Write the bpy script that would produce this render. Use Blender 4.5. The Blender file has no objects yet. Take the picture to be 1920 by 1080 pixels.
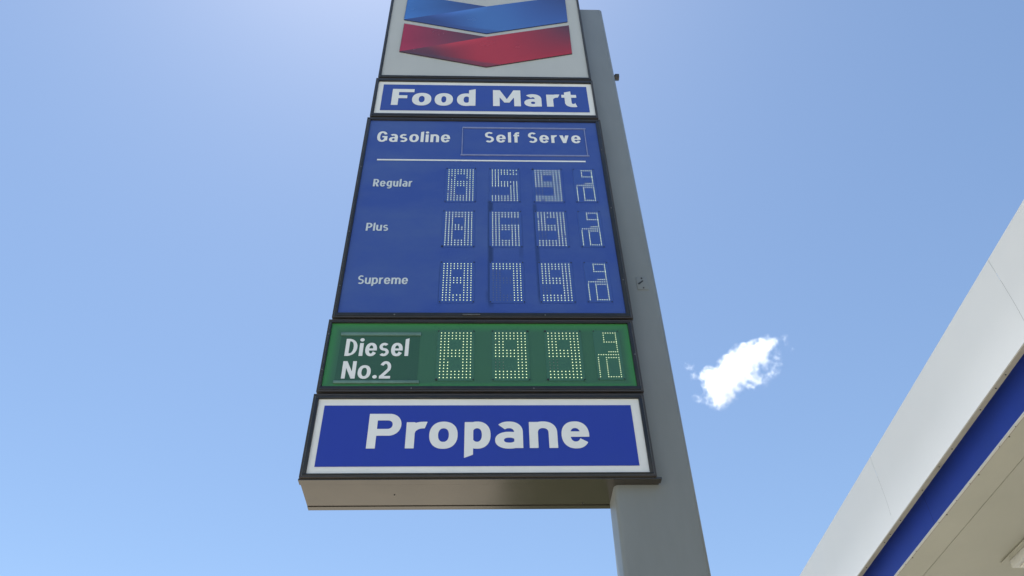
import bpy, bmesh, math, random
import numpy as np
from mathutils import Vector, Matrix

# ------------------------------------------------------------------ camera, light, exposure
SC = bpy.context.scene
COL = SC.collection
EYE = 1.65                                    # eye height of the photographer
CAM = Vector((1.23067, -4.80968, EYE))
cam_d = bpy.data.cameras.new('camera')
cam = bpy.data.objects.new('camera', cam_d)
COL.objects.link(cam)
fwd = Vector((0.03454288, 0.72097502, 0.69209956))
up = Vector((-0.00369723, -0.69241592, 0.7214891))
ri = Vector((0.99939638, -0.02748116, -0.02125243))
M = Matrix((ri, up, -fwd)).transposed().to_4x4()
M.translation = CAM
cam.matrix_world = M
cam_d.sensor_width = 36.0
cam_d.lens = 36.0 * 1513.67 / 1920.0
cam_d.clip_start = 0.05
cam_d.clip_end = 20000
SC.camera = cam

SUN_EL, SUN_AZ = 74, -24
world = bpy.data.worlds.new('World')
SC.world = world
world.use_nodes = True
wn = world.node_tree
sky = wn.nodes.new('ShaderNodeTexSky')
sky.sky_type = 'NISHITA'
sky.sun_disc = False
sky.sun_elevation = math.radians(SUN_EL)
sky.sun_rotation = math.radians(SUN_AZ)
sky.altitude = 0
sky.air_density = 1.0
sky.dust_density = 0.28
sky.ozone_density = 0.9
bg = wn.nodes['Background']
bg.inputs['Strength'].default_value = 0.107
tint = wn.nodes.new('ShaderNodeMix')          # the whole sky alike: the camera's white balance
tint.data_type = 'RGBA'
tint.blend_type = 'MULTIPLY'
tint.inputs['Factor'].default_value = 1.0
tint.inputs['B'].default_value = (0.985, 1.015, 1.01, 1)
wn.links.new(sky.outputs[0], tint.inputs['A'])
wn.links.new(tint.outputs['Result'], bg.inputs['Color'])

sun_d = bpy.data.lights.new('sun', 'SUN')
sun_d.energy = 5.0
sun_d.angle = math.radians(0.5)
sun_d.color = (1.0, 0.97, 0.92)
sun = bpy.data.objects.new('sun', sun_d)
COL.objects.link(sun)
e, a = math.radians(SUN_EL), math.radians(SUN_AZ)
to_sun = Vector((math.sin(a) * math.cos(e), math.cos(a) * math.cos(e), math.sin(e)))
sun.rotation_euler = to_sun.to_track_quat('Z', 'Y').to_euler()
sun.location = to_sun * 60

SC.view_settings.view_transform = 'Standard'
SC.view_settings.look = 'None'
SC.view_settings.gamma = 1
SC.view_settings.use_curve_mapping = False
SC.view_settings.exposure = 0.75
SC.cycles.volume_bounces = 32
SC.cycles.max_bounces = 34
SC.cycles.diffuse_bounces = 5

# ------------------------------------------------------------------ helpers
def mat(name, color, rough=0.5, metal=0.0, coat=0.0, dirt_or_haze=0.0, dirt_or_haze_scale=3.0, dirt_or_haze_col=None,
        stretch=(1, 1, 1), rough_var=0.0, bump=0.0, bump_scale=60.0, emit=None, emit_s=0.0, attr=None, spec=0.5):
    m = bpy.data.materials.new(name)
    m.use_nodes = True
    nt = m.node_tree
    b = nt.nodes['Principled BSDF']
    b.inputs['Roughness'].default_value = rough
    b.inputs['Metallic'].default_value = metal
    b.inputs['Coat Weight'].default_value = coat
    b.inputs['Coat Roughness'].default_value = 0.12
    b.inputs['Specular IOR Level'].default_value = spec
    tc = nt.nodes.new('ShaderNodeTexCoord')
    mp = nt.nodes.new('ShaderNodeMapping')
    mp.inputs['Scale'].default_value = stretch
    nt.links.new(tc.outputs['Object'], mp.inputs[0])
    if attr:
        base = nt.nodes.new('ShaderNodeVertexColor')
        base.layer_name = attr
        base_out = base.outputs['Color']
    else:
        base = nt.nodes.new('ShaderNodeRGB')
        base.outputs[0].default_value = (*color, 1)
        base_out = base.outputs[0]
    if dirt_or_haze > 0:
        n = nt.nodes.new('ShaderNodeTexNoise')
        n.inputs['Scale'].default_value = dirt_or_haze_scale
        n.inputs['Detail'].default_value = 8
        n.inputs['Roughness'].default_value = 0.62
        nt.links.new(mp.outputs[0], n.inputs['Vector'])
        r = nt.nodes.new('ShaderNodeMapRange')
        r.inputs['From Min'].default_value = 0.38
        r.inputs['From Max'].default_value = 0.72
        r.inputs['To Max'].default_value = dirt_or_haze
        nt.links.new(n.outputs['Fac'], r.inputs['Value'])
        mx = nt.nodes.new('ShaderNodeMix')
        mx.data_type = 'RGBA'
        dc = dirt_or_haze_col or tuple(c * 0.55 for c in color)
        nt.links.new(r.outputs[0], mx.inputs['Factor'])
        nt.links.new(base_out, mx.inputs['A'])
        mx.inputs['B'].default_value = (*dc, 1)
        nt.links.new(mx.outputs['Result'], b.inputs['Base Color'])
    else:
        nt.links.new(base_out, b.inputs['Base Color'])
    if rough_var > 0:
        n2 = nt.nodes.new('ShaderNodeTexNoise')
        n2.inputs['Scale'].default_value = dirt_or_haze_scale * 1.7
        n2.inputs['Detail'].default_value = 5
        nt.links.new(mp.outputs[0], n2.inputs['Vector'])
        r2 = nt.nodes.new('ShaderNodeMapRange')
        r2.inputs['To Min'].default_value = max(0.02, rough - rough_var)
        r2.inputs['To Max'].default_value = min(1, rough + rough_var)
        nt.links.new(n2.outputs['Fac'], r2.inputs['Value'])
        nt.links.new(r2.outputs[0], b.inputs['Roughness'])
    if bump > 0:
        n3 = nt.nodes.new('ShaderNodeTexNoise')
        n3.inputs['Scale'].default_value = bump_scale
        n3.inputs['Detail'].default_value = 6
        nt.links.new(mp.outputs[0], n3.inputs['Vector'])
        bp = nt.nodes.new('ShaderNodeBump')
        bp.inputs['Strength'].default_value = bump
        bp.inputs['Distance'].default_value = 0.01
        nt.links.new(n3.outputs['Fac'], bp.inputs['Height'])
        nt.links.new(bp.outputs[0], b.inputs['Normal'])
    if emit:
        b.inputs['Emission Color'].default_value = (*emit, 1)
        b.inputs['Emission Strength'].default_value = emit_s
    return m


class Root:
    """a thing: an Empty at its base; its parts keep their vertices relative to it"""
    def __init__(s, name, loc, label, cat, group=None):
        s.o = bpy.data.objects.new(name, None)
        COL.objects.link(s.o)
        s.o.location = loc
        s.o.empty_display_size = 0.3
        s.loc = Vector(loc)
        s.o['label'] = label
        s.o['category'] = cat
        if group:
            s.o['group'] = group


def link_mesh(name, verts, faces, mats, parent=None, root=None, mi=None, smooth=False, label=None, bevel=0.0, seg=2):
    off = root.loc if root else Vector((0, 0, 0))
    me = bpy.data.meshes.new(name)
    me.from_pydata([tuple(Vector(v) - off) for v in verts], [], faces)
    if not isinstance(mats, (list, tuple)):
        mats = [mats]
    for m in mats:
        me.materials.append(m)
    if mi is not None:
        me.polygons.foreach_set('material_index', mi)
    me.update()
    if bevel > 0:
        bm = bmesh.new()
        bm.from_mesh(me)
        bmesh.ops.bevel(bm, geom=[e for e in bm.edges if len(e.link_faces) == 2 and e.calc_face_angle(0) > 0.5],
                        offset=bevel, segments=seg, affect='EDGES', profile=0.5)
        bm.to_mesh(me)
        bm.free()
        smooth = True
    if smooth:
        for p in me.polygons:
            p.use_smooth = True
        try:
            me.set_sharp_from_angle(angle=math.radians(38))
        except Exception:
            pass
    o = bpy.data.objects.new(name, me)
    COL.objects.link(o)
    if parent is not None:
        o.parent = parent
    elif root is not None:
        o.parent = root.o
    if label:
        o['label'] = label
    return o


class Geo:
    def __init__(s):
        s.v, s.f, s.m = [], [], []

    def box(s, x0, x1, y0, y1, z0, z1, m=0):
        b = len(s.v)
        s.v += [(x0, y0, z0), (x1, y0, z0), (x1, y1, z0), (x0, y1, z0), (x0, y0, z1), (x1, y0, z1), (x1, y1, z1), (x0, y1, z1)]
        for q in ((0, 3, 2, 1), (4, 5, 6, 7), (0, 1, 5, 4), (1, 2, 6, 5), (2, 3, 7, 6), (3, 0, 4, 7)):
            s.f.append(tuple(b + i for i in q))
            s.m.append(m)
        return s

    def poly(s, pts, m=0):
        b = len(s.v)
        s.v += list(pts)
        s.f.append(tuple(range(b, b + len(pts))))
        s.m.append(m)
        return s

    def prism_xz(s, pts, y0, y1, m=0):
        """outline in x,z (counter-clockwise seen from the front, -y) extruded from y0 (front) to y1"""
        n = len(pts)
        b = len(s.v)
        s.v += [(p[0], y0, p[1]) for p in pts] + [(p[0], y1, p[1]) for p in pts]
        s.f.append(tuple(range(b, b + n)))
        s.f.append(tuple(range(b + 2 * n - 1, b + n - 1, -1)))
        s.m += [m, m]
        for i in range(n):
            j = (i + 1) % n
            s.f.append((b + j, b + i, b + n + i, b + n + j))
            s.m.append(m)
        return s

    def cyl(s, c, axis, r, h, n=12, m=0, r2=None):
        """cylinder from c along axis vector (unit) of height h"""
        r2 = r if r2 is None else r2
        ax = Vector(axis).normalized()
        t = ax.orthogonal().normalized()
        u = ax.cross(t)
        b = len(s.v)
        c = Vector(c)
        for k, rr in ((0, r), (h, r2)):
            for i in range(n):
                an = 2 * math.pi * i / n
                s.v.append(tuple(c + ax * k + (t * math.cos(an) + u * math.sin(an)) * rr))
        s.f.append(tuple(range(b + n - 1, b - 1, -1)))
        s.f.append(tuple(range(b + n, b + 2 * n)))
        s.m += [m, m]
        for i in range(n):
            j = (i + 1) % n
            s.f.append((b + i, b + j, b + n + j, b + n + i))
            s.m.append(m)
        return s

    def out(s, name, mats, parent=None, root=None, **k):
        return link_mesh(name, s.v, s.f, mats, parent, root, mi=s.m, **k)


# ------------------------------------------------------------------ letter shapes (signed fields traced to outlines)
def ell(X, Y, cx, cy, rx, ry, n=2.25):
    r = (np.abs((X - cx) / rx) ** n + np.abs((Y - cy) / ry) ** n) ** (1 / n)
    return (1 - r) * min(rx, ry)


def rect(X, Y, x0, y0, x1, y1):
    return np.minimum(np.minimum(X - x0, x1 - X), np.minimum(Y - y0, y1 - Y))


def half(X, Y, px, py, nx, ny):
    l = math.hypot(nx, ny)
    return ((X - px) * nx + (Y - py) * ny) / l


def U(*a):
    r = a[0]
    for b in a[1:]:
        r = np.maximum(r, b)
    return r


def I(*a):
    r = a[0]
    for b in a[1:]:
        r = np.minimum(r, b)
    return r


def convex(X, Y, pts):
    r = None
    cx = sum(p[0] for p in pts) / len(pts)
    cy = sum(p[1] for p in pts) / len(pts)
    for i in range(len(pts)):
        a, b = pts[i], pts[(i + 1) % len(pts)]
        nx, ny = -(b[1] - a[1]), b[0] - a[0]
        if (cx - a[0]) * nx + (cy - a[1]) * ny < 0:
            nx, ny = -nx, -ny
        h = half(X, Y, a[0], a[1], nx, ny)
        r = h if r is None else np.minimum(r, h)
    return r


def ring(X, Y, x0, y0, x1, y1, s, t):
    cx, cy, rx, ry = (x0 + x1) / 2, (y0 + y1) / 2, (x1 - x0) / 2, (y1 - y0) / 2
    return I(ell(X, Y, cx, cy, rx, ry), -ell(X, Y, cx, cy, rx - s, ry - t))


def dshape(X, Y, x0, y0, x1, y1):
    ry = (y1 - y0) / 2
    rx = min(ry * 0.95, (x1 - x0) * 0.8)
    return U(rect(X, Y, x0, y0, x1 - rx, y1), I(ell(X, Y, x1 - rx, (y0 + y1) / 2, rx, ry, 2.1), X - x0))


def spath(X, Y, pts, s):
    """stroke along a polyline, flat at both ends"""
    r = None
    n = len(pts) - 1
    for i in range(n):
        (ax, ay), (bx, by) = pts[i], pts[i + 1]
        L = math.hypot(bx - ax, by - ay)
        ux, uy = (bx - ax) / L, (by - ay) / L
        t = (X - ax) * ux + (Y - ay) * uy
        d = np.abs((X - ax) * -uy + (Y - ay) * ux)
        e0 = 0 if i == 0 else 0.012
        e1 = 0 if i == n - 1 else 0.012
        q = I(s / 2 - d, t + e0, L + e1 - t)
        r = q if r is None else np.maximum(r, q)
    return r


def arc(cx, cy, rx, ry, a0, a1, n=18):
    return [(cx + rx * math.cos(math.radians(a0 + (a1 - a0) * i / n)), cy + ry * math.sin(math.radians(a0 + (a1 - a0) * i / n))) for i in range(n + 1)]


XH = 0.75
WID = {'F': .60, 'P': .68, 'D': .70, 'G': .76, 'S': .66, 'M': .90, 'N': .74, 'R': .70, 'o': .70, 'd': .67, 'p': .67, 'g': .67,
       'a': .63, 'n': .64, 'u': .64, 'r': .44, 't': .46, 'l': .0, 'i': .0, 'e': .68, 's': .58, 'm': 1.02, 'f': .44, 'v': .68,
       '2': .60, '.': .24}


def glyph(ch, w, s, t, cut=True):
    """field function of one letter: ink from x=0 to x=w, cap height 1, stem s, bar t"""
    def fn(X, Y):
        xh, ov = XH, 0.015
        stem = lambda x, y0, y1: rect(X, Y, x, y0, x + s, y1)
        if ch == 'F':
            return U(stem(0, 0, 1), rect(X, Y, 0, 1 - t, w, 1), rect(X, Y, 0, .42, w * .70, .42 + t * .95))
        if ch in 'PR':
            b = .40 if ch == 'P' else .42
            f = U(stem(0, 0, 1), I(dshape(X, Y, 0, b - .04, w, 1), -dshape(X, Y, s, b - .04 + t, w - s, 1 - t)))
            if ch == 'R':
                f = U(f, convex(X, Y, [(w * .36, b), (w * .36 + s * 1.1, b), (w + .02, 0), (w + .02 - s * 1.2, 0)]))
            return f
        if ch == 'D':
            return U(stem(0, 0, 1), I(dshape(X, Y, 0, 0, w, 1), -dshape(X, Y, s, t, w - s, 1 - t)))
        if ch == 'G':
            f = ring(X, Y, 0, -ov, w, 1 + ov, s, t)
            f = I(f, -rect(X, Y, w * .52, .52, w + 1, .70), -I(X - w * .5, half(X, Y, w * .52, .52, 1, 0), half(X, Y, w, .74, .3, -1), Y - .4))
            return U(I(f, -rect(X, Y, w - s * 1.6, .45, w + 1, .70)), rect(X, Y, w - s, .12, w, .55), rect(X, Y, w * .5, .55 - t * .9, w, .55))
        if ch in 'sS':
            h = xh if ch == 's' else 1
            th = min(s, t) * (1.0 if ch == 'S' else .95)
            y0, y1 = -ov + th / 2, h + ov - th / 2
            mid = h * .51
            ru, rl = (y1 - mid) / 2, (mid - y0) / 2
            cx = w / 2
            rx = (w - th) / 2
            p = arc(cx, y1 - ru, rx * .96, ru, 38, 262, 26) + arc(cx, y0 + rl, rx, rl, 82, -142, 26)
            return spath(X, Y, p, th)
        if ch == 'M':
            c = w / 2
            return U(stem(0, 0, 1), rect(X, Y, w - s, 0, w, 1),
                     convex(X, Y, [(0, 1), (s * 1.05, 1), (c + s * .38, .22), (c - s * .38, .22)]),
                     convex(X, Y, [(w, 1), (w - s * 1.05, 1), (c - s * .38, .22), (c + s * .38, .22)]))
        if ch == 'N':
            return U(stem(0, 0, 1), rect(X, Y, w - s, 0, w, 1), convex(X, Y, [(0, 1), (s * 1.1, 1), (w, 0), (w - s * 1.1, 0)]))
        if ch == 'o':
            return ring(X, Y, 0, -ov, w, xh + ov, s, t)
        if ch == 'd':
            f = U(ring(X, Y, 0, -ov, w * 1.04, xh + ov, s, t), rect(X, Y, w - s, 0, w, 1.04))
            return I(f, w - X, -half(X, Y, w - s, .97, -.35, 1))
        if ch in 'pg':
            if ch == 'p':
                f = I(U(ring(X, Y, -w * .04, -ov, w, xh + ov, s, t), rect(X, Y, 0, -.28, s, xh)), X)
                return I(f, -half(X, Y, 0, -.27, .42, -1))
            f = I(U(ring(X, Y, 0, 0, w * 1.04, xh + ov, s, t), rect(X, Y, w - s, -.1, w, xh)), w - X)
            return U(f, spath(X, Y, arc(w / 2, -.06, (w - s) / 2, .14, 0, -140), t * .92))
        if ch == 'n' or ch == 'm' or ch == 'u':
            if ch == 'm':
                hw = (w + s) / 2
                A = []
                for k in (0, 1):
                    x0 = k * (w - s) / 2
                    A.append(I(ell(X, Y, x0 + hw / 2, xh - .30, hw / 2, .30 + ov), -ell(X, Y, x0 + hw / 2, xh - .30, hw / 2 - s, .30 + ov - t), Y - (xh - .30)))
                    A.append(rect(X, Y, x0 + hw - s, 0, x0 + hw, xh - .28))
                return U(stem(0, 0, xh), *A)
            if ch == 'n':
                return U(stem(0, 0, xh), rect(X, Y, w - s, 0, w, xh - .30),
                         I(ell(X, Y, w / 2, xh - .31, w / 2, .31 + ov), -ell(X, Y, w / 2, xh - .31, w / 2 - s, .31 + ov - t), Y - (xh - .31)))
            return U(rect(X, Y, w - s, 0, w, xh), rect(X, Y, 0, .30, s, xh),
                     I(ell(X, Y, w / 2, .31, w / 2, .31 + ov), -ell(X, Y, w / 2, .31, w / 2 - s, .31 + ov - t), .31 - Y))
        if ch == 'r':
            f = I(ell(X, Y, w * .86, xh - .34, w * .86, .34 + ov), -ell(X, Y, w * .86, xh - .34, w * .86 - s, .34 + ov - t), Y - (xh - .34),
                  half(X, Y, w, xh, -1, .32))
            return U(stem(0, 0, xh), f)
        if ch == 't':
            x0 = w * .20
            f = U(rect(X, Y, x0, .2, x0 + s, .98), rect(X, Y, 0, xh - t * .92, w, xh))
            f = I(f, -half(X, Y, x0, .90, -.35, 1))
            hook = I(ell(X, Y, x0 + w * .55, .26, w * .55, .26 + ov), -ell(X, Y, x0 + w * .55, .26, w * .55 - s, .26 + ov - t), .27 - Y, half(X, Y, w, -ov, -1, -.25))
            return U(f, hook)
        if ch == 'l':
            return I(rect(X, Y, 0, 0, s, 1.04), -half(X, Y, 0, .98, -.35, 1))
        if ch == 'i':
            return U(rect(X, Y, 0, 0, s, xh), ell(X, Y, s / 2, xh + .19, s * .58, s * .58, 2))
        if ch == 'e':
            f = ring(X, Y, 0, -ov, w, xh + ov, s, t)
            gap = I(xh * .42 - Y, half(X, Y, w * .76, .235, .5, .85))
            return U(I(f, -gap), rect(X, Y, s * .7, xh * .42, w - .012, xh * .42 + t * .80))
        if ch == 'a':
            bh = xh * .60
            f = U(ring(X, Y, 0, -ov, w * 1.02, bh + ov, s, t * .86), rect(X, Y, w - s, 0, w, xh * .62))
            f = I(f, w - X)
            top = I(ell(X, Y, w * .5, xh - .30, w * .5, .30 + ov), -ell(X, Y, w * .5, xh - .30, w * .5 - s, .30 + ov - t), Y - (xh - .31))
            top = I(top, U(X - w * .5, half(X, Y, w * .08, xh - .06, .5, .6) * 1.0 - .0, ))
            top = I(top, half(X, Y, w * .17, xh - .22, 1, .62))
            return U(f, top)
        if ch == 'f':
            x0 = w * .16
            f = U(rect(X, Y, x0, 0, x0 + s, .78), rect(X, Y, 0, xh - t * .92, w * .95, xh))
            hook = I(ell(X, Y, x0 + w * .6, .74, w * .6, .28), -ell(X, Y, x0 + w * .6, .74, w * .6 - s, .28 - t), Y - .73, half(X, Y, w, 1, -1, .2))
            return U(f, hook)
        if ch == 'v':
            c = w / 2
            return U(convex(X, Y, [(0, xh), (s * 1.12, xh), (c + s * .5, 0), (c - s * .5, 0)]),
                     convex(X, Y, [(w, xh), (w - s * 1.12, xh), (c - s * .5, 0), (c + s * .5, 0)]))
        if ch == '2':
            th = min(s, t)
            rx, ry = (w - th) / 2, .27
            p = arc(w / 2, 1 - th / 2 - ry, rx, ry, 158, -32, 22) + [(th * .62, t * .8)]
            return U(spath(X, Y, p, th * 1.02), rect(X, Y, 0, 0, w, t), convex(X, Y, [(0, 0), (0, t), (th * .9, t + .12), (th * 1.1, t)]))
        if ch == '.':
            return ell(X, Y, w / 2, w / 2, w / 2, w / 2, 2)
    return fn


def trace(field, x0, x1, y0, y1, h):
    """turn the positive part of a field into polygons (runs of full cells are merged)"""
    nx, ny = int(math.ceil((x1 - x0) / h)) + 1, int(math.ceil((y1 - y0) / h)) + 1
    xs = x0 + np.arange(nx) * h
    ys = y0 + np.arange(ny) * h
    X, Y = np.meshgrid(xs, ys)
    F = field(X, Y)
    polys = []
    for j in range(ny - 1):
        i = 0
        while i < nx - 1:
            c = (F[j, i], F[j, i + 1], F[j + 1, i + 1], F[j + 1, i])
            if min(c) > 0:
                k = i
                while k < nx - 1 and F[j, k] > 0 and F[j, k + 1] > 0 and F[j + 1, k] > 0 and F[j + 1, k + 1] > 0:
                    k += 1
                polys.append([(xs[i], ys[j]), (xs[k], ys[j]), (xs[k], ys[j + 1]), (xs[i], ys[j + 1])])
                i = k
                continue
            if max(c) > 0:
                P = [(xs[i], ys[j]), (xs[i + 1], ys[j]), (xs[i + 1], ys[j + 1]), (xs[i], ys[j + 1])]
                q = []
                for a in range(4):
                    b = (a + 1) % 4
                    if c[a] > 0:
                        q.append(P[a])
                    if (c[a] > 0) != (c[b] > 0):
                        tt = c[a] / (c[a] - c[b])
                        q.append((P[a][0] + tt * (P[b][0] - P[a][0]), P[a][1] + tt * (P[b][1] - P[a][1])))
                if len(q) >= 3:
                    polys.append(q)
            i += 1
    return polys


def word(name, text, x0, x1, zb, zc, y, m, parent, root, s=.205, t=.19, gap=.13, space=.42, extents=None, label=None, res=.016, wscale=1.0):
    """letters between x0 and x1 on the face plane; zb baseline, zc cap top (relative to the eye)"""
    H = zc - zb
    items = []
    if extents:
        k = 0
        for ch in text:
            if ch == ' ':
                continue
            a, b = extents[k]
            k += 1
            items.append((ch, a, (b - a) / H))
    else:
        pen = 0
        lay = []
        for ch in text:
            if ch == ' ':
                pen += space
                continue
            w = WID[ch] * wscale or s
            lay.append((ch, pen, w))
            pen += w + gap
        total = pen - gap
        room = (x1 - x0) / H
        if abs(total - room) > .02:                                   # narrow letters until the gaps are right
            wide = sum(q[2] for q in lay if WID[q[0]])
            kx = min(1.3, (wide - (total - room)) / wide)
            pen, lay2 = 0, []
            for ch in text:
                if ch == ' ':
                    pen += space
                    continue
                w = WID[ch] * wscale * kx or s
                lay2.append((ch, pen, w))
                pen += w + gap
            lay, total = lay2, pen - gap
        natural = sum(q[2] for q in lay)
        # widths stay natural, the spaces between letters take up the rest
        extra = ((x1 - x0) / H - total) / max(1, len(lay) - 1)
        for k, (ch, px, w) in enumerate(lay):
            items.append((ch, x0 + (px + extra * k) * H, w))
    g = Geo()
    for ch, xa, w in items:
        fn = glyph(ch, w, s, t)
        for P in trace(fn, -.06, w + .08, -.36, 1.1, res):
            g.poly([(xa + p[0] * H, y, EYE + zb + p[1] * H) for p in P])
    return g.out(name, m, parent, root, label=label)


# ------------------------------------------------------------------ materials
M_CONC = mat('concrete_paving', (0.50, 0.46, 0.38), 0.85, dirt_or_haze=.6, dirt_or_haze_scale=.7, dirt_or_haze_col=(.38, .35, .29), bump=.4, bump_scale=18)
M_ASPH = mat('asphalt', (0.055, 0.055, 0.055), 0.9, dirt_or_haze=.5, dirt_or_haze_scale=2, dirt_or_haze_col=(.09, .088, .08), bump=.5, bump_scale=80)
M_SOIL = mat('dry_earth', (0.34, 0.30, 0.21), 0.95, dirt_or_haze=.8, dirt_or_haze_scale=.05, dirt_or_haze_col=(.22, .22, .12), bump=.4, bump_scale=8)
M_GRASS = mat('added_bed_grass', (0.055, 0.070, 0.028), 0.95, dirt_or_haze=.7, dirt_or_haze_scale=5, dirt_or_haze_col=(.09, .075, .04), bump=.8, bump_scale=40)
M_KERB = mat('kerb_concrete', (0.42, 0.40, 0.35), 0.85, dirt_or_haze=.5, dirt_or_haze_scale=4)
M_LINE = mat('white_road_paint', (0.75, 0.75, 0.72), 0.7, dirt_or_haze=.6, dirt_or_haze_scale=6, dirt_or_haze_col=(.4, .4, .38))
M_POLE = mat('grey_steel_paint', (0.195, 0.212, 0.214), 0.42, dirt_or_haze=.6, dirt_or_haze_scale=1.6, dirt_or_haze_col=(.145, .155, .152), stretch=(1.4, 1.4, .35), rough_var=.08, bump=.06, bump_scale=9)
M_FRAME = mat('dark_bronze_frame', (0.012, 0.013, 0.014), 0.38, dirt_or_haze=.5, dirt_or_haze_scale=6, dirt_or_haze_col=(.032, .027, .024), rough_var=.1)
M_EDGE = mat('bare_aluminium_edge', (0.22, 0.22, 0.20), 0.35, metal=.6, dirt_or_haze=.8, dirt_or_haze_scale=9, dirt_or_haze_col=(.10, .085, .07))
M_RIM = mat('bronze_cabinet_rim', (0.036, 0.035, 0.032), 0.4, dirt_or_haze=.6, dirt_or_haze_scale=5, dirt_or_haze_col=(.055, .042, .036))
M_BODY = mat('tan_sheet_metal', (0.115, 0.103, 0.088), 0.2, metal=.8, dirt_or_haze=.35, dirt_or_haze_scale=2.2, dirt_or_haze_col=(.065, .06, .054), rough_var=.06, bump=.03, bump_scale=4)
M_WHITE = mat('white_acrylic', (0.74, 0.755, 0.75), 0.22, dirt_or_haze=.30, dirt_or_haze_scale=2.0, dirt_or_haze_col=(.55, .56, .53), stretch=(1, 1, .5), rough_var=.06, bump=.015, bump_scale=3)
M_WHITE_OLD = mat('weathered_white_panel', (0.46, 0.475, 0.465), 0.3, dirt_or_haze=.45, dirt_or_haze_scale=1.6, dirt_or_haze_col=(.37, .385, .37), stretch=(1.2, 1, .4), rough_var=.08)
M_BLUE = mat('royal_blue_vinyl', (0.020, 0.042, 0.34), 0.22, dirt_or_haze=.30, dirt_or_haze_scale=1.5, dirt_or_haze_col=(.026, .06, .27), stretch=(1, 1, .6), rough_var=.07, bump=.015, bump_scale=3)
M_BLUE_OLD = mat('faded_blue_vinyl', (0.032, 0.070, 0.33), 0.24, dirt_or_haze=.5, dirt_or_haze_scale=2.5, dirt_or_haze_col=(.045, .085, .29), rough_var=.07)
M_TEXT = mat('white_vinyl_lettering', (0.74, 0.755, 0.75), 0.3, dirt_or_haze=.25, dirt_or_haze_scale=4, dirt_or_haze_col=(.6, .62, .6))
M_TEXT_THIN = mat('greyed_vinyl_lettering', (0.56, 0.62, 0.66), 0.3, dirt_or_haze=.4, dirt_or_haze_scale=5, dirt_or_haze_col=(.45, .51, .56))
M_LED_ON = mat('lit_led', (0.8, 0.85, 0.6), 0.4, emit=(.78, 1.0, .56), emit_s=.56)
M_LED_OFF = mat('unlit_led', (0.16, 0.19, 0.18), 0.35)
M_SCREW = mat('dark_screw', (0.015, 0.018, 0.02), 0.6)
M_SLOT = mat('clear_plastic_track', (0.20, 0.24, 0.44), 0.2, coat=.6, dirt_or_haze=.5, dirt_or_haze_scale=8, dirt_or_haze_col=(.08, .11, .30))
M_SLOTG = mat('green_plastic_track', (0.12, 0.22, 0.18), 0.22, coat=.5, dirt_or_haze=.7, dirt_or_haze_scale=8, dirt_or_haze_col=(.06, .12, .08))
M_PLATEG = mat('dark_green_insert', (0.031, 0.096, 0.055), 0.25, dirt_or_haze=.4, dirt_or_haze_scale=3, dirt_or_haze_col=(.035, .09, .065))
M_FASC = mat('white_fascia_sheet', (0.55, 0.55, 0.535), 0.42, dirt_or_haze=.25, dirt_or_haze_scale=.9, dirt_or_haze_col=(.48, .48, .465), rough_var=.08, bump=.03, bump_scale=1.4)
M_BAND = mat('blue_fascia_band', (0.015, 0.044, 0.32), 0.5, spec=.25, dirt_or_haze=.25, dirt_or_haze_scale=2, dirt_or_haze_col=(.013, .035, .15))
M_SOFF = mat('cream_soffit_steel', (0.40, 0.39, 0.325), 0.45, dirt_or_haze=.35, dirt_or_haze_scale=1.1, dirt_or_haze_col=(.32, .315, .27), rough_var=.08)
M_TRIM = mat('worn_trim_strip', (0.36, 0.34, 0.28), 0.5, dirt_or_haze=.6, dirt_or_haze_scale=3, dirt_or_haze_col=(.20, .18, .14))
M_RUST = mat('rusty_sealant', (0.15, 0.10, 0.07), 0.8, dirt_or_haze=.8, dirt_or_haze_scale=6, dirt_or_haze_col=(.3, .27, .2))
M_DARK = mat('shadow_gap_backing', (0.03, 0.03, 0.03), 0.9)
M_LENS = mat('frosted_lamp_lens', (0.62, 0.60, 0.55), 0.25, coat=.4)


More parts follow.
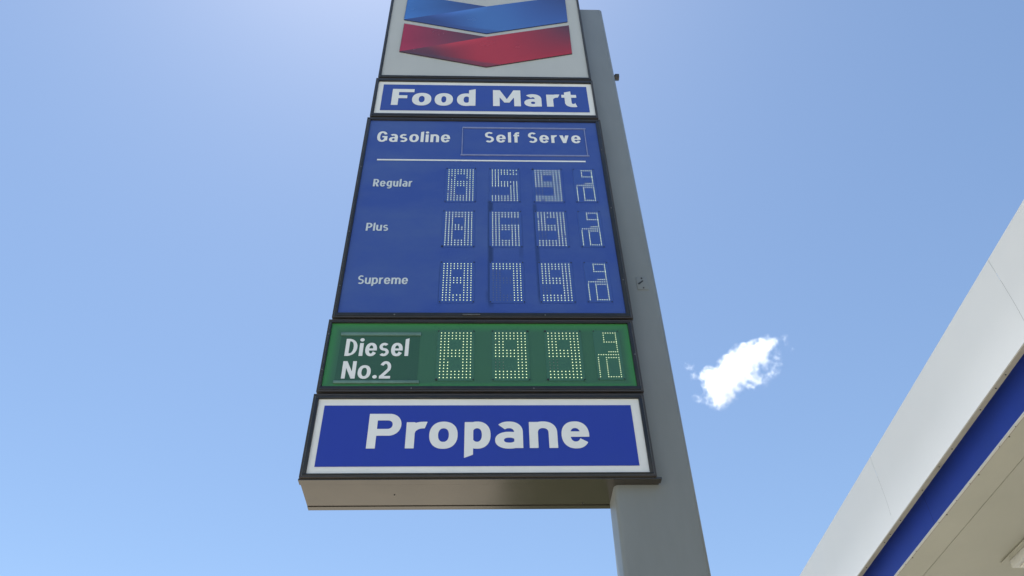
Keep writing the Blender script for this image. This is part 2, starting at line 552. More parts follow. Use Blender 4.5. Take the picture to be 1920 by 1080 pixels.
def print_face(name, base, streaks, extra=None, rough=0.2):
    """pan face print with faint darker vertical streaks; extra paints in pale reflection haze"""
    m = mat(name, base, rough, dirt_or_haze=.75, dirt_or_haze_scale=1.3, dirt_or_haze_col=tuple(extra or base), stretch=(.8, 1, 1.3), rough_var=.07, bump=.02, bump_scale=2.5)
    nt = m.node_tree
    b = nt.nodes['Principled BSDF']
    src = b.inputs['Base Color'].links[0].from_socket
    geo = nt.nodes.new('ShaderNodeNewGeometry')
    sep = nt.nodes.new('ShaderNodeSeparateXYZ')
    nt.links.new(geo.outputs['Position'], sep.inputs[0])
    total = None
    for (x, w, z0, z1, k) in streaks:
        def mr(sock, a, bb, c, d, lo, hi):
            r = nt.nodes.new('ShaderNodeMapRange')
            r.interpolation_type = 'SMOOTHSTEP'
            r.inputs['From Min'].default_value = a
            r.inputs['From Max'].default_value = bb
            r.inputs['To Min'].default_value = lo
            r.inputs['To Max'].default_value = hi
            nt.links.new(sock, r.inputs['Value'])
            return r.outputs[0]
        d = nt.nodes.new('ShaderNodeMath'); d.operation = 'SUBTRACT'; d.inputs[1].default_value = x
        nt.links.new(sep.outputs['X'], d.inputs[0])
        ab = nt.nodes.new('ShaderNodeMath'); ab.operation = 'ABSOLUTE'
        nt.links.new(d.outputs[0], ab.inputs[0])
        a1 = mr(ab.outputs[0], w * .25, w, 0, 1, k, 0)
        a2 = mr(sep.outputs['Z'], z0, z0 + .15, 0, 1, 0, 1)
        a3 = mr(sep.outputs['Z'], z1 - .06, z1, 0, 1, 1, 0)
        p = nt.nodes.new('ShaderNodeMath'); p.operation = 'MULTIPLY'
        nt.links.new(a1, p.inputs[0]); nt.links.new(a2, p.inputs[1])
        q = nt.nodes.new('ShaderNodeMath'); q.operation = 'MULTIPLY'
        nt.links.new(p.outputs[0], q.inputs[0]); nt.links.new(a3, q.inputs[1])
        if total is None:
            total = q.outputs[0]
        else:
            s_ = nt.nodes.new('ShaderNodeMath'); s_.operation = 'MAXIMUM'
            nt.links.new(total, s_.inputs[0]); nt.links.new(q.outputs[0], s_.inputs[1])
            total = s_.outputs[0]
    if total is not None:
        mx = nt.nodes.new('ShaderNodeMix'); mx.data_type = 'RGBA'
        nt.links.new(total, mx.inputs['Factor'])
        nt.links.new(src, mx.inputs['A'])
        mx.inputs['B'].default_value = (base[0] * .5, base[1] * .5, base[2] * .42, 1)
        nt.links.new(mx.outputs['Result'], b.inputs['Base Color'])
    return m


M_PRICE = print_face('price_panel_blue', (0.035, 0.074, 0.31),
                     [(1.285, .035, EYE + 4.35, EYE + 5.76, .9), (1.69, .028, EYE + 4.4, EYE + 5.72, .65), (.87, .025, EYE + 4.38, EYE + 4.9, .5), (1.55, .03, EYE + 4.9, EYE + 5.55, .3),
                      (1.28, .05, EYE + 4.40, EYE + 4.62, .6)], extra=(.068, .118, .31))  # extra: lighter cloudy tint, reflection haze painted into the blue


def green_face(x0, x1, z0, z1):
    """translucent green acrylic: the open border between the backing board and the edge is a clearer green"""
    m = mat('diesel_panel_green', (0.042, 0.128, 0.066), 0.2, dirt_or_haze=.5, dirt_or_haze_scale=1.6, dirt_or_haze_col=(.04, .125, .08), rough_var=.07, bump=.02, bump_scale=2.5)
    nt = m.node_tree
    b = nt.nodes['Principled BSDF']
    src = b.inputs['Base Color'].links[0].from_socket
    geo = nt.nodes.new('ShaderNodeNewGeometry')
    sep = nt.nodes.new('ShaderNodeSeparateXYZ')
    nt.links.new(geo.outputs['Position'], sep.inputs[0])
    outs = []
    for ax, lo, hi, wl, wh in (('X', x0, x1, .085, .075), ('Z', z0, z1, .055, .10)):
        for edge, sgn, wd in ((lo, 1, wl), (hi, -1, wh)):
            r = nt.nodes.new('ShaderNodeMapRange')
            r.interpolation_type = 'SMOOTHSTEP'
            r.inputs['From Min'].default_value = edge
            r.inputs['From Max'].default_value = edge + sgn * wd
            r.inputs['To Min'].default_value = 1
            r.inputs['To Max'].default_value = 0
            nt.links.new(sep.outputs[ax], r.inputs['Value'])
            outs.append(r.outputs[0])
    t_ = outs[0]
    for o_ in outs[1:]:
        s_ = nt.nodes.new('ShaderNodeMath'); s_.operation = 'MAXIMUM'
        nt.links.new(t_, s_.inputs[0]); nt.links.new(o_, s_.inputs[1])
        t_ = s_.outputs[0]
    mx = nt.nodes.new('ShaderNodeMix'); mx.data_type = 'RGBA'
    nt.links.new(t_, mx.inputs['Factor'])
    nt.links.new(src, mx.inputs['A'])
    mx.inputs['B'].default_value = (.042, .21, .06, 1)
    nt.links.new(mx.outputs['Result'], b.inputs['Base Color'])
    return m


# ------------------------------------------------------------------ the ground
def sheet(name, x0, x1, y0, y1, z, m, nx=1, ny=1):
    v, f = [], []
    for j in range(ny + 1):
        for i in range(nx + 1):
            v.append((x0 + (x1 - x0) * i / nx, y0 + (y1 - y0) * j / ny, z))
    for j in range(ny):
        for i in range(nx):
            a_ = j * (nx + 1) + i
            f.append((a_, a_ + 1, a_ + nx + 2, a_ + nx + 1))
    o = link_mesh(name, v, f, m)
    o['kind'] = 'structure'
    return o


sheet('ground', -6000, 6000, -6000, 6000, -0.012, M_SOIL, 8, 8)
sheet('forecourt', -16, 30, -24, 15.0, -0.004, M_CONC, 1, 1)
sheet('road', -400, 400, 18.5, 29.5, -0.006, M_ASPH)
sheet('road_marking', -400, 400, 23.9, 24.05, -0.002, M_LINE)
g = Geo().box(-400, 400, 18.2, 18.5, -.01, .12)
o = g.out('kerb', M_KERB, bevel=.02); o['kind'] = 'structure'
# unseen grass bed, added so the cabinet underside reflects dark on its right
BX0, BX1, BY0, BY1 = 1.55, 5.4, 3.6, 14.6
g = Geo()
g.box(BX0 - .15, BX1 + .15, BY0 - .15, BY0, -.003, .13)
g.box(BX0 - .15, BX1 + .15, BY1, BY1 + .15, -.003, .13)
g.box(BX0 - .15, BX0, BY0, BY1, -.003, .13)
g.box(BX1, BX1 + .15, BY0, BY1, -.003, .13)
o = g.out('added_bed_kerb', M_KERB); o['kind'] = 'structure'
sheet('added_dark_bed', BX0, BX1, BY0, BY1, .09, M_GRASS)

# ------------------------------------------------------------------ the price sign
SIGN = Root('price_sign', (2.4, 0.23, 0), 'tall fuel price sign with stacked dark framed panels on a grey square steel pole', 'sign')


def Z(z):
    return EYE + z


# pole: square tube with rounded corners, leaning a hair
PX0, PX1, PY0, PY1, PR = 2.119, 2.677, 0.085, 0.372, 0.035
def pole_ring(z, sh):
    r = []
    for cx, cy, a0 in ((PX1 - PR, PY1 - PR, 0), (PX0 + PR, PY1 - PR, 90), (PX0 + PR, PY0 + PR, 180), (PX1 - PR, PY0 + PR, 270)):
        for k in range(7):
            an = math.radians(a0 + 15 * k)
            r.append((cx + PR * math.cos(an) + sh, cy + PR * math.sin(an), z))
    return r
rings = []
for z, sh in ((-.3, 0), (Z(2.2), 0), (Z(4.6), .020), (Z(9.575), .027)):
    rings.append(pole_ring(z, sh))
v = [p for r in rings for p in r]
n = len(rings[0])
f = []
for k in range(len(rings) - 1):
    for i in range(n):
        j = (i + 1) % n
        f.append((k * n + i, k * n + j, (k + 1) * n + j, (k + 1) * n + i))
# rounded cap
top = len(v)
cx, cy = (PX0 + PX1) / 2 + .027, (PY0 + PY1) / 2
for dz, sc in ((.012, .975), (.02, .93)):
    v += [(cx + (p[0] - cx) * sc, cy + (p[1] - cy) * sc, Z(9.575) + dz) for p in rings[-1]]
base_i = (len(rings) - 1) * n
for k in range(2):
    a_ = base_i if k == 0 else top
    b_ = top + k * n
    for i in range(n):
        j = (i + 1) % n
        f.append((a_ + i, a_ + j, b_ + j, b_ + i))
f.append(tuple(range(top + n, top + 2 * n)))
pole = link_mesh('pole', v, f, M_POLE, root=SIGN, smooth=True)
g = Geo().box(PX0 - .16, PX1 + .16, PY0 - .16, PY1 + .16, -.01, .035)
for bx in (PX0 - .09, PX1 + .09):
    for by in (PY0 - .09, PY1 + .09):
        g.cyl((bx, by, .03), (0, 0, 1), .022, .05, 6)
g.out('base_plate', M_POLE, root=SIGN)
# small capped pipe stub on the far side, hand-hole cover on the front
g = Geo()
g.cyl((PX1 + .005, .20, Z(8.19)), (1, 0, 0), .028, .055, 14)
g.cyl((PX1 + .055, .20, Z(8.19)), (1, 0, 0), .042, .045, 6)
g.out('pipe_stub', M_RIM, parent=pole, root=SIGN, smooth=True)
g = Geo().box(2.527, 2.622, .079, .088, Z(4.68), Z(4.826), 0)
cover = g.out('cover_plate', M_POLE, parent=pole, root=SIGN, bevel=.002)
g = Geo()
g.prism_xz([(2.536, Z(4.752)), (2.545, Z(4.738)), (2.586, Z(4.778)), (2.583, Z(4.790))], .0762, .0792)
g.cyl((2.575, .0795, Z(4.812)), (0, -1, 0), .008, .004, 8)
g.cyl((2.578, .0795, Z(4.700)), (0, -1, 0), .007, .004, 8)
g.out('cover_screw', M_SCREW, parent=pole, root=SIGN)['kind'] = 'stuff'

FY = 0.0          # plane of the sign faces


def cabinet(label, x0, x1, z0, z1, fx0, fx1, fz0, fz1, face_mat, depth=.40, bottom=False):
    """sheet metal box, its rim, bare edge strip and black retainer frame round a flat face"""
    g = Geo()
    g.box(x0 + .004, x1 - .004, FY + .022, FY + depth, Z(z0) + .003, Z(z1) - .003, 0)
    body = g.out('cabinet', M_BODY, root=SIGN, label=label)
    def ringbars(a0, a1, b0, b1, c0, c1, d0, d1, y0, y1):
        # outer a0..a1 / b0..b1 (x / z), inner c0..c1 / d0..d1; mitre-free: sides butt between rails
        q = []
        q.append((a0, a1, y0, y1, b0, d0)); q.append((a0, a1, y0, y1, d1, b1))
        q.append((a0, c0, y0, y1, d0, d1)); q.append((c1, a1, y0, y1, d0, d1))
        return q
    # rim
    g = Geo()
    t1 = .012
    for q in ringbars(x0, x1, Z(z0), Z(z1), x0 + t1, x1 - t1, Z(z0) + t1, Z(z1) - t1, FY - .016, FY + .0225):
        g.box(*q)
    g.out('rim', M_RIM, parent=body, root=SIGN)
    g = Geo()
    t2 = t1 + .0045
    for q in ringbars(x0 + t1, x1 - t1, Z(z0) + t1, Z(z1) - t1, x0 + t2, x1 - t2, Z(z0) + t2, Z(z1) - t2, FY - .012, FY + .01):
        g.box(*q)
    g.out('edge_strip', M_EDGE, parent=body, root=SIGN)
    for q in ringbars(x0 + t2, x1 - t2, Z(z0) + t2, Z(z1) - t2, fx0, fx1, Z(fz0), Z(fz1), FY - .018, FY + .006):
        Geo().box(*q).out('frame', M_FRAME, parent=body, root=SIGN, bevel=.003)
    g = Geo().box(fx0 - .002, fx1 + .002, FY, FY + .006, Z(fz0) - .002, Z(fz1) + .002)
    g.out('face', face_mat, parent=body, root=SIGN)
    return body


def flat(name, x0, x1, z0, z1, y, m, parent, label=None):
    return Geo().poly([(x0, y, Z(z0)), (x1, y, Z(z0)), (x1, y, Z(z1)), (x0, y, Z(z1))]).out(name, m, parent, SIGN, label=label)


# --- lowest panel: Propane
c_prop = cabinet('lowest panel, white bordered blue, reading Propane', 0.0, 2.405, 2.846, 3.530, .041, 2.364, 2.874, 3.493, M_WHITE)
flat('blue_field', .088, 2.300, 2.932, 3.436, FY - .003, M_BLUE, c_prop)
word('lettering', 'Propane', 0, 0, 3.073, 3.361, FY - .006, M_TEXT, c_prop, SIGN,
     extents=[(.420, .650), (.687, .833), (.851, 1.049), (1.097, 1.280), (1.312, 1.507), (1.552, 1.750), (1.780, 1.975)], s=.213, t=.196, res=.011)
# underside: front rail, plate and rear flange, end cap
g = Geo()
g.box(-.006, 2.44, FY + .0, FY + .062, Z(2.832), Z(2.8455))
g.box(.002, 2.43, FY + .066, FY + .352, Z(2.834), Z(2.8485))
g.box(.002, 2.43, FY + .355, FY + .402, Z(2.829), Z(2.8485))
g.out('bottom_pan', M_BODY, parent=c_prop, root=SIGN)
g = Geo()
g.cyl((.62, .20, Z(2.8345)), (0, 0, -1), .006, .003, 8)
g.cyl((1.93, .33, Z(2.8345)), (0, 0, -1), .006, .003, 8)
g.out('drain_hole', M_SCREW, parent=c_prop, root=SIGN)['kind'] = 'stuff'

# --- diesel panel
c_dsl = cabinet('green panel with the diesel price', .012, 2.412, 3.552, 4.252, .041, 2.370, 3.600, 4.223, green_face(.041, 2.370, Z(3.600), Z(4.223)))
flat('insert', .127, .735, 3.660, 4.092, FY - .002, M_PLATEG, c_dsl)
word('lettering', 'Diesel', .172, .655, 3.893, 4.062, FY - .004, M_TEXT, c_dsl, SIGN, s=.17, t=.15, gap=.1, wscale=.86)
word('lettering', 'No.2', .173, .535, 3.678, 3.842, FY - .004, M_TEXT, c_dsl, SIGN, s=.17, t=.15, gap=.1, wscale=.90)
Geo().box(.122, .742, -.012, .0, Z(4.094), Z(4.122)).out('track', M_SLOTG, c_dsl, SIGN, bevel=.002)
Geo().box(.122, .752, -.012, .0, Z(3.632), Z(3.656)).out('track', M_SLOTG, c_dsl, SIGN, bevel=.002)

# --- price panel
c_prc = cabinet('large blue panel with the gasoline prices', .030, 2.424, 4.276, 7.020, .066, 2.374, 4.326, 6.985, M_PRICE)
word('lettering', 'Gasoline', .158, .885, 6.622, 6.793, FY - .003, M_TEXT, c_prc, SIGN, s=.175, t=.155, gap=.11)
word('lettering', 'Self Serve', 1.232, 2.197, 6.629, 6.800, FY - .003, M_TEXT, c_prc, SIGN, s=.18, t=.155, gap=.14, space=.36)
word('lettering', 'Regular', .189, .553, 5.922, 6.031, FY - .003, M_TEXT_THIN, c_prc, SIGN, s=.165, t=.145, gap=.09, wscale=.86)
word('lettering', 'Plus', .186, .382, 5.308, 5.410, FY - .003, M_TEXT_THIN, c_prc, SIGN, s=.165, t=.145, gap=.09, wscale=.86)
word('lettering', 'Supreme', .186, .600, 4.655, 4.752, FY - .003, M_TEXT_THIN, c_prc, SIGN, s=.165, t=.145, gap=.08, wscale=.86)
flat('dividing_line', .191, 2.217, 6.319, 6.340, FY - .003, M_TEXT, c_prc)
for q in ((1.005, 2.262, 6.862, 6.880), (.995, 2.262, 6.408, 6.424), (1.003, 1.013, 6.424, 6.862), (2.240, 2.250, 6.424, 6.862)):
    Geo().box(q[0], q[1], -.010, .0, Z(q[2]), Z(q[3])).out('track', M_SLOT, c_prc, SIGN, bevel=.002)
Geo().box(1.06, 1.20, -.026, -.018, Z(4.296), Z(4.304)).out('latch', M_EDGE, c_prc, SIGN)

# small screws and chips on the frames
g = Geo()
for sx, sz in ((.050, 4.62), (.048, 5.28), (.052, 6.2), (2.390, 5.62), (2.392, 4.70), (2.389, 6.5), (1.72, 4.302), (.52, 4.303), (.9, 7.004), (1.9, 7.002)):
    g.cyl((sx, FY - .0175, Z(sz)), (0, -1, 0), .0065, .003, 7)
g.out('screw', M_EDGE, c_prc, SIGN)['kind'] = 'stuff'
g = Geo()
for sx, sz in ((.028, 3.75), (.03, 4.1), (2.389, 3.9), (.7, 3.578), (1.6, 3.577)):
    g.cyl((sx, FY - .0175, Z(sz)), (0, -1, 0), .006, .003, 7)
g.out('screw', M_EDGE, c_dsl, SIGN)['kind'] = 'stuff'

# LED digits
PIT = .0287
SEG = {'a': lambda r, c: r < 3, 'f': lambda r, c: c < 3 and r < 9, 'b': lambda r, c: c > 5 and r < 9, 'g': lambda r, c: 6 <= r < 9,
       'e': lambda r, c: c < 3 and r >= 6, 'c': lambda r, c: c > 5 and r >= 6, 'd': lambda r, c: r > 12}
DIG = {'8': 'abcdefg', '5': 'afgcd', '9': 'abfgcd', '6': 'afgecd', '7': 'abc'}
rnd = random.Random(7)


def dot(g, x, z, m, r=.0052, y=-.009):
    b = len(g.v)
    for i in range(6):
        an = math.radians(60 * i + 30)
        g.v.append((x + r * math.cos(an), y + .003, Z(z) + r * math.sin(an)))
    g.v.append((x, y - .002, Z(z)))
    for i in range(6):
        g.f.append((b + i, b + (i + 1) % 6, b + 6))
        g.m.append(m)


def led_digit(ch, x0, zt, pz, parent, bm, px=PIT):
    g = Geo()
    w, h = 8 * px, 15 * pz
    g.box(x0 - .030, x0 + w + .028, -.004, .0, Z(zt - h) - .028, Z(zt) + .030, 0)
    for sx in (x0 - .022, x0 + w + .022):
        for sz in (zt + .020, zt - h - .018):
            g.cyl((sx, -.004, Z(sz)), (0, -1, 0), .0055 if rnd.random() < .85 else .009, .004, 7, 3)
    on = DIG[ch]
    for r in range(16):
        for c in range(9):
            anyseg = [k for k in SEG if SEG[k](r, c)]
            if not anyseg:
                continue
            lit = any(k in on for k in anyseg)
            if lit and rnd.random() < .006:
                lit = False
            dot(g, x0 + c * px + rnd.uniform(-.0006, .0006), zt - r * pz + rnd.uniform(-.0006, .0006), 1 if lit else 2, r=.0046 if lit else .0040)
    return g.out('led_digit', [bm, M_LED_ON, M_LED_OFF, M_SCREW], parent, SIGN, label='number ' + ch + ' in rows of LED dots')


def led_fraction(x, zt, H, parent, bm):
    """nine over ten, single rows of dots; x is the left side of the ten, zt the top, H the full height"""
    g = Geo()
    k = H / .422
    g.box(x - .022, x + .185, -.004, .0, Z(zt - H) - .028, Z(zt) + .028, 0)
    for sx in (x - .014, x + .177):
        for sz in (zt + .02, zt - H - .02):
            g.cyl((sx, -.004, Z(sz)), (0, -1, 0), .005, .004, 7, 3)
    pts = set()
    def ln(xa, za, xb, zb, n):
        for i in range(n + 1):
            pts.add((round(xa + (xb - xa) * i / n, 4), round(za + (zb - za) * i / n, 4)))
    a0, a1 = .060, .156
    ln(a0, 0, a1, 0, 5); ln(a0, 0, a0, -.09, 4); ln(a0, -.09, a1, -.09, 5); ln(a1, 0, a1, -.186, 9); ln(a0 + .028, -.186, a1, -.186, 4)
    ln(.006, -.214, a1 + .002, -.214, 8)
    ln(0, -.242, 0, -.422, 9)
    ln(a0 + .002, -.242, a1 + .002, -.242, 5); ln(a0 + .002, -.242, a0 + .002, -.422, 9)
    ln(a0 + .002, -.422, a1 + .002, -.422, 5); ln(a1 + .002, -.242, a1 + .002, -.422, 9)
    for (px, pz) in sorted(pts):
        dot(g, x + px, zt + pz * k, 1, r=.0039)
    return g.out('led_fraction', [bm, M_LED_ON, M_LED_OFF, M_SCREW], parent, SIGN, label='nine tenths in single rows of LED dots')


M_BRD = mat('led_board_blue', (0.036, 0.080, 0.315), 0.28, dirt_or_haze=.5, dirt_or_haze_scale=3, dirt_or_haze_col=(.05, .105, .33))
M_BRDG = mat('led_board_green', (0.043, 0.135, 0.083), 0.26, dirt_or_haze=.5, dirt_or_haze_scale=3, dirt_or_haze_col=(.045, .13, .09))
rows = [(6.177, '859', c_prc, M_BRD, (.893, 1.305, 1.715), 2.100, 0.0297), (5.557, '869', c_prc, M_BRD, (.888, 1.305, 1.716), 2.098, .0285),
        (4.894, '879', c_prc, M_BRD, (.892, 1.306, 1.720), 2.098, .0280), (4.122, '899', c_dsl, M_BRDG, (.900, 1.321, 1.732), 2.106, .0291)]
for zt, txt, par, bm_, xs, xf, pz in rows:
    for ch, x in zip(txt, xs):
        led_digit(ch, x, zt, pz, par, bm_)
    led_fraction(xf, zt + .002, 15 * pz - .006, par, bm_)

# --- Food Mart panel
c_food = cabinet('white bordered blue panel reading Food Mart', .050, 2.410, 7.050, 7.765, .084, 2.390, 7.100, 7.716, M_WHITE)
flat('blue_field', .140, 2.334, 7.171, 7.659, FY - .003, M_BLUE_OLD, c_food)
word('lettering', 'Food Mart', 0, 0, 7.265, 7.568, FY - .006, M_TEXT, c_food, SIGN,
     extents=[(.246, .478), (.462, .664), (.700, .893), (.936, 1.132), (1.318, 1.612), (1.650, 1.833), (1.888, 2.030), (2.051, 2.210)], s=.232, t=.195, res=.011)

# --- emblem panel on top
c_logo = cabinet('top panel with the blue and red emblem', .066, 2.402, 7.790, 10.15, .096, 2.380, 7.826, 10.11, M_WHITE_OLD)


def chevron(color, zoff, y0=-.013, label=None):
    """folded ribbon shaped like a broad V, printed with facets; raised in front of the panel"""
    xl, xm, xr = .258, 1.247, 2.232
    def tl(u): return (xl + .008, 8.990)
    pts = [(.266, 8.990), (.256, 8.347), (1.247, 8.040), (2.230, 8.352), (2.238, 9.004), (1.247, 8.700)]
    pts = [(p[0], p[1] + zoff) for p in pts]
    TL, BL, B, BR, TR, N = pts
    verts, faces, cols = [], [], []
    def edges_at(s_):
        if s_ <= .5:
            k = s_ * 2
            return ((BL[0] + (B[0] - BL[0]) * k, BL[1] + (B[1] - BL[1]) * k), (TL[0] + (N[0] - TL[0]) * k, TL[1] + (N[1] - TL[1]) * k))
        k = s_ * 2 - 1
        return ((B[0] + (BR[0] - B[0]) * k, B[1] + (BR[1] - B[1]) * k), (N[0] + (TR[0] - N[0]) * k, N[1] + (TR[1] - N[1]) * k))

    bb, fa, fb, ba = (np.array(color[q]) for q in ('back_b', 'front_a', 'front_b', 'back_a'))

    def shade_back(s_, t):
        k = min(1, s_ * 2)
        c = ba * (1 - k) ** 1.2 + bb * (1 - (1 - k) ** 1.2)
        return c * (1 + max(0, 1 - abs(t - k) / .3) * .18)

    def shade_front(s_, t, px_, pz_):
        centre = math.exp(-((s_ - .50 + .16 * (t - .5)) / .26) ** 2)
        c = fb * (1 - centre) + fa * centre
        kb = .85 * min(1, max(0, .45 - s_) / .45 * max(0, 1.05 - t) * 1.9)
        c = c * (1 - kb) + bb * kb
        tr = min(1, max(0, (s_ - .62) / .38) ** 1.2 * max(0, t) ** .8 * 1.15) * .85
        c = c * (1 - tr) + bb * tr
        low = min(1, max(0, (8.385 - (px_ - .256) * .245 - pz_) / .02))
        c = c * (1 - .6 * low) + bb * 1.3 * .6 * low
        if s_ < .5:
            d = max(0, 2 * s_ - t)
            gl = math.exp(-(d / .14) ** 2) * max(0, 1 - abs(s_ - .30) / .26)
            c = c * (1 + .55 * gl * (1 - low))
        return c

    def patch(s0, s1, ns, nt_, lo_t, hi_t, back):
        base = len(verts)
        for i in range(ns + 1):
            s_ = s0 + (s1 - s0) * i / ns
            lo, hi = edges_at(s_)
            ta, tb = lo_t(s_), hi_t(s_)
            for j in range(nt_ + 1):
                t = ta + (tb - ta) * j / nt_
                px_, pz_ = lo[0] + (hi[0] - lo[0]) * t, lo[1] + (hi[1] - lo[1]) * t
                verts.append((px_, y0, Z(pz_)))
                c = shade_back(s_, t) if back else shade_front(s_, t, px_, pz_ - zoff)
                cols.append((*[float(min(1, max(0, q))) for q in c], 1))
        for i in range(ns):
            for j in range(nt_):
                a_ = base + i * (nt_ + 1) + j
                q = (a_, a_ + nt_ + 1, a_ + nt_ + 2, a_ + 1)
                faces.append(q)

    patch(0.001, .4995, 60, 26, lambda q: 0, lambda q: 2 * q, False)
    patch(0.001, .4995, 40, 14, lambda q: 2 * q, lambda q: 1, True)
    patch(.4995, 1, 60, 30, lambda q: 0, lambda q: 1, False)
    nv = len(verts)
    off = SIGN.loc
    # side walls
    outl = [TL, BL, B, BR, TR, N]
    for p in outl:
        verts.append((p[0], y0, Z(p[1])))
        verts.append((p[0], FY, Z(p[1])))
        cols += [(*[q * .6 for q in color['back_b']], 1)] * 2
    for i in range(6):
        j = (i + 1) % 6
        faces.append((nv + 2 * i + 1, nv + 2 * j + 1, nv + 2 * j, nv + 2 * i))
    o = link_mesh('chevron', verts, faces, M_LOGO, c_logo, SIGN, label=label)
    ca = o.data.color_attributes.new('print', 'FLOAT_COLOR', 'POINT')
    for i, c in enumerate(cols):
        ca.data[i].color = c
    return o


M_LOGO = mat('printed_emblem_vinyl', (0.3, 0.3, 0.3), 0.25, attr='print', rough_var=.07, dirt_or_haze_scale=2)
chevron({'back_a': (.33, .022, .055), 'back_b': (.065, .035, .05), 'front_a': (.40, .028, .04), 'front_b': (.36, .018, .028)}, -.012, label='lower red chevron of the emblem')
chevron({'back_a': (.045, .16, .48), 'back_b': (.030, .052, .18), 'front_a': (.055, .155, .44), 'front_b': (.045, .11, .38)}, .730, label='upper blue chevron of the emblem')

# ------------------------------------------------------------------ the canopy
D = Vector((0.02511811, 0.99968449, 0)); N_ = Vector((D.y, -D.x, 0))
UU = 4.0
C0 = Vector((CAM.x, CAM.y, 0))
CANOPY = Root('fuel_canopy', tuple(C0 + N_ * 9.5 + D * 4), 'large flat fuel station canopy with white and blue fascia, cut off by the right edge', 'canopy')


def W(u, d, z):
    p = C0 + N_ * u + D * d
    return (p.x, p.y, z)


# along-coordinate d is measured from the camera: seam positions convert from world dot D
d_off = C0.dot(D)
seam0 = 2.84 - d_off
FL = .022                                      # the foot of the fascia flares out by this much
zt, zb = EYE + (UU + FL) / .860, EYE + UU / 1.031
ulip = UU * 1.0155
u2 = ulip + .12
zs = EYE + u2 / 1.145
D0, D1 = seam0 - 15.0, seam0 + 9.0
prof = [(UU + FL, zt), (UU + FL, zb + .42), (UU + FL - .001, zb + .34), (UU + FL - .0035, zb + .26), (UU + FL - .0075, zb + .18),
        (UU + FL - .0125, zb + .10), (UU + FL - .018, zb + .04), (UU, zb)]
k = D0
while k < D1 - .01:
    a_, b_ = k + .0012, k + 3.0 - .0012
    v, f = [], []
    pr = prof + [(ulip, zb), (ulip + .004, zb + .16), (u2 + .02, zb + .165)]
    for (u, z) in pr:
        v += [W(u, a_, z), W(u, b_, z)]
    for i in range(len(pr) - 1):
        f.append((2 * i, 2 * i + 2, 2 * i + 3, 2 * i + 1))
    # top return
    m_ = len(v)
    v += [W(UU + FL + .14, a_, zt), W(UU + FL + .14, b_, zt)]
    f.append((0, 1, m_ + 1, m_))
    link_mesh('fascia_panel', v, f, M_FASC, root=CANOPY, smooth=True)
    k += 3.0
# lower blue band, its own seams
k = D0 - .42
while k < D1 - .01:
    a_, b_ = max(k + .002, D0), min(k + 3.0 - .002, D1)
    v = [W(u2, a_, zb + .16), W(u2, b_, zb + .16), W(u2, b_, zs + .006), W(u2, a_, zs + .006)]
    link_mesh('blue_band', v, [(0, 3, 2, 1)], M_BAND, root=CANOPY)
    k += 3.0


def cbox(name, u0, u1, d0, d1, z0, z1, m, root=CANOPY, parent=None, bevel=0):
    v = [W(u0, d0, z0), W(u1, d0, z0), W(u1, d1, z0), W(u0, d1, z0), W(u0, d0, z1), W(u1, d0, z1), W(u1, d1, z1), W(u0, d1, z1)]
    f = [(0, 3, 2, 1), (4, 5, 6, 7), (0, 1, 5, 4), (1, 2, 6, 5), (2, 3, 7, 6), (3, 0, 4, 7)]
    return link_mesh(name, v, f, m, root=root, parent=parent, bevel=bevel)


cbox('backing', u2 + .006, u2 + .05, D0 + .01, D1 - .01, zs + .012, zt - .05, M_DARK)
cbox('lip_trim', UU + .012, ulip - .004, D0, D1, zb - .0035, zb - .0005, M_TRIM)
cbox('corner_trim', u2 - .012, u2 + .012, D0, D1, zs - .006, zs + .004, M_FASC)
cbox('sealant_line', u2 + .0125, u2 + .0195, D0, D1, zs - .003, zs + .004, M_RUST)
UR = 15.0
USM = (zs - EYE) * 1.2325
cbox('soffit_panel', u2 + .022, USM - .020, D0, D1, zs, zs + .03, M_SOFF)
u = USM
while u < UR - .1:
    w_ = min(1.2, UR - .05 - u)
    cbox('soffit_panel', u, u + w_ - .004, D0, D1, zs + .012, zs + .034, M_SOFF)
    u += w_
cbox('roof_deck', u2 + .06, UR - .06, D0 + .06, D1 - .06, zt - .16, zt - .12, M_FASC)
# the other three sides
cbox('far_fascia', UR - .04, UR, D0, D1, zb, zt, M_FASC)
cbox('far_fascia', UR - .10, UR - .05, D0 + .01, D1 - .01, zs, zb - .002, M_BAND)
for dd, s_ in ((D0, -1), (D1, 1)):
    cbox('end_fascia', UU + .03, UR - .045, min(dd, dd + .04 * s_), max(dd, dd + .04 * s_), zb, zt, M_FASC)
    cbox('end_band', u2 + .003, UR - .105, min(dd, dd - .04 * s_) , max(dd, dd - .04 * s_), zs, zb - .002, M_BAND)
for dd in (D0 + 4.5, D1 - 6.5):
    col_ = cbox('column', 9.3, 9.7, dd, dd + .4, -.01, zs + .003, M_FASC, bevel=.01)
# rivets and debris on the trims
g = Geo()
rr = random.Random(3)
dd = D0 + .2
while dd < D1:
    p = W(UU + .034, dd, zb - .0036)
    g.cyl(p, (0, 0, -1), .007, .004, 6)
    p = W(u2 + .004, dd + .21, zs - .0065)
    g.cyl(p, (0, 0, -1), .004, .003, 6)
    if rr.random() < .35:
        p = W(u2 + .028, dd + .07, zs)
        g.cyl(p, (0, 0, -1), .007, .004, 6)
    dd += rr.choice((.30, .42, .45, .6, .18))
o = g.out('rivet', M_SCREW, root=CANOPY)
o['kind'] = 'stuff'

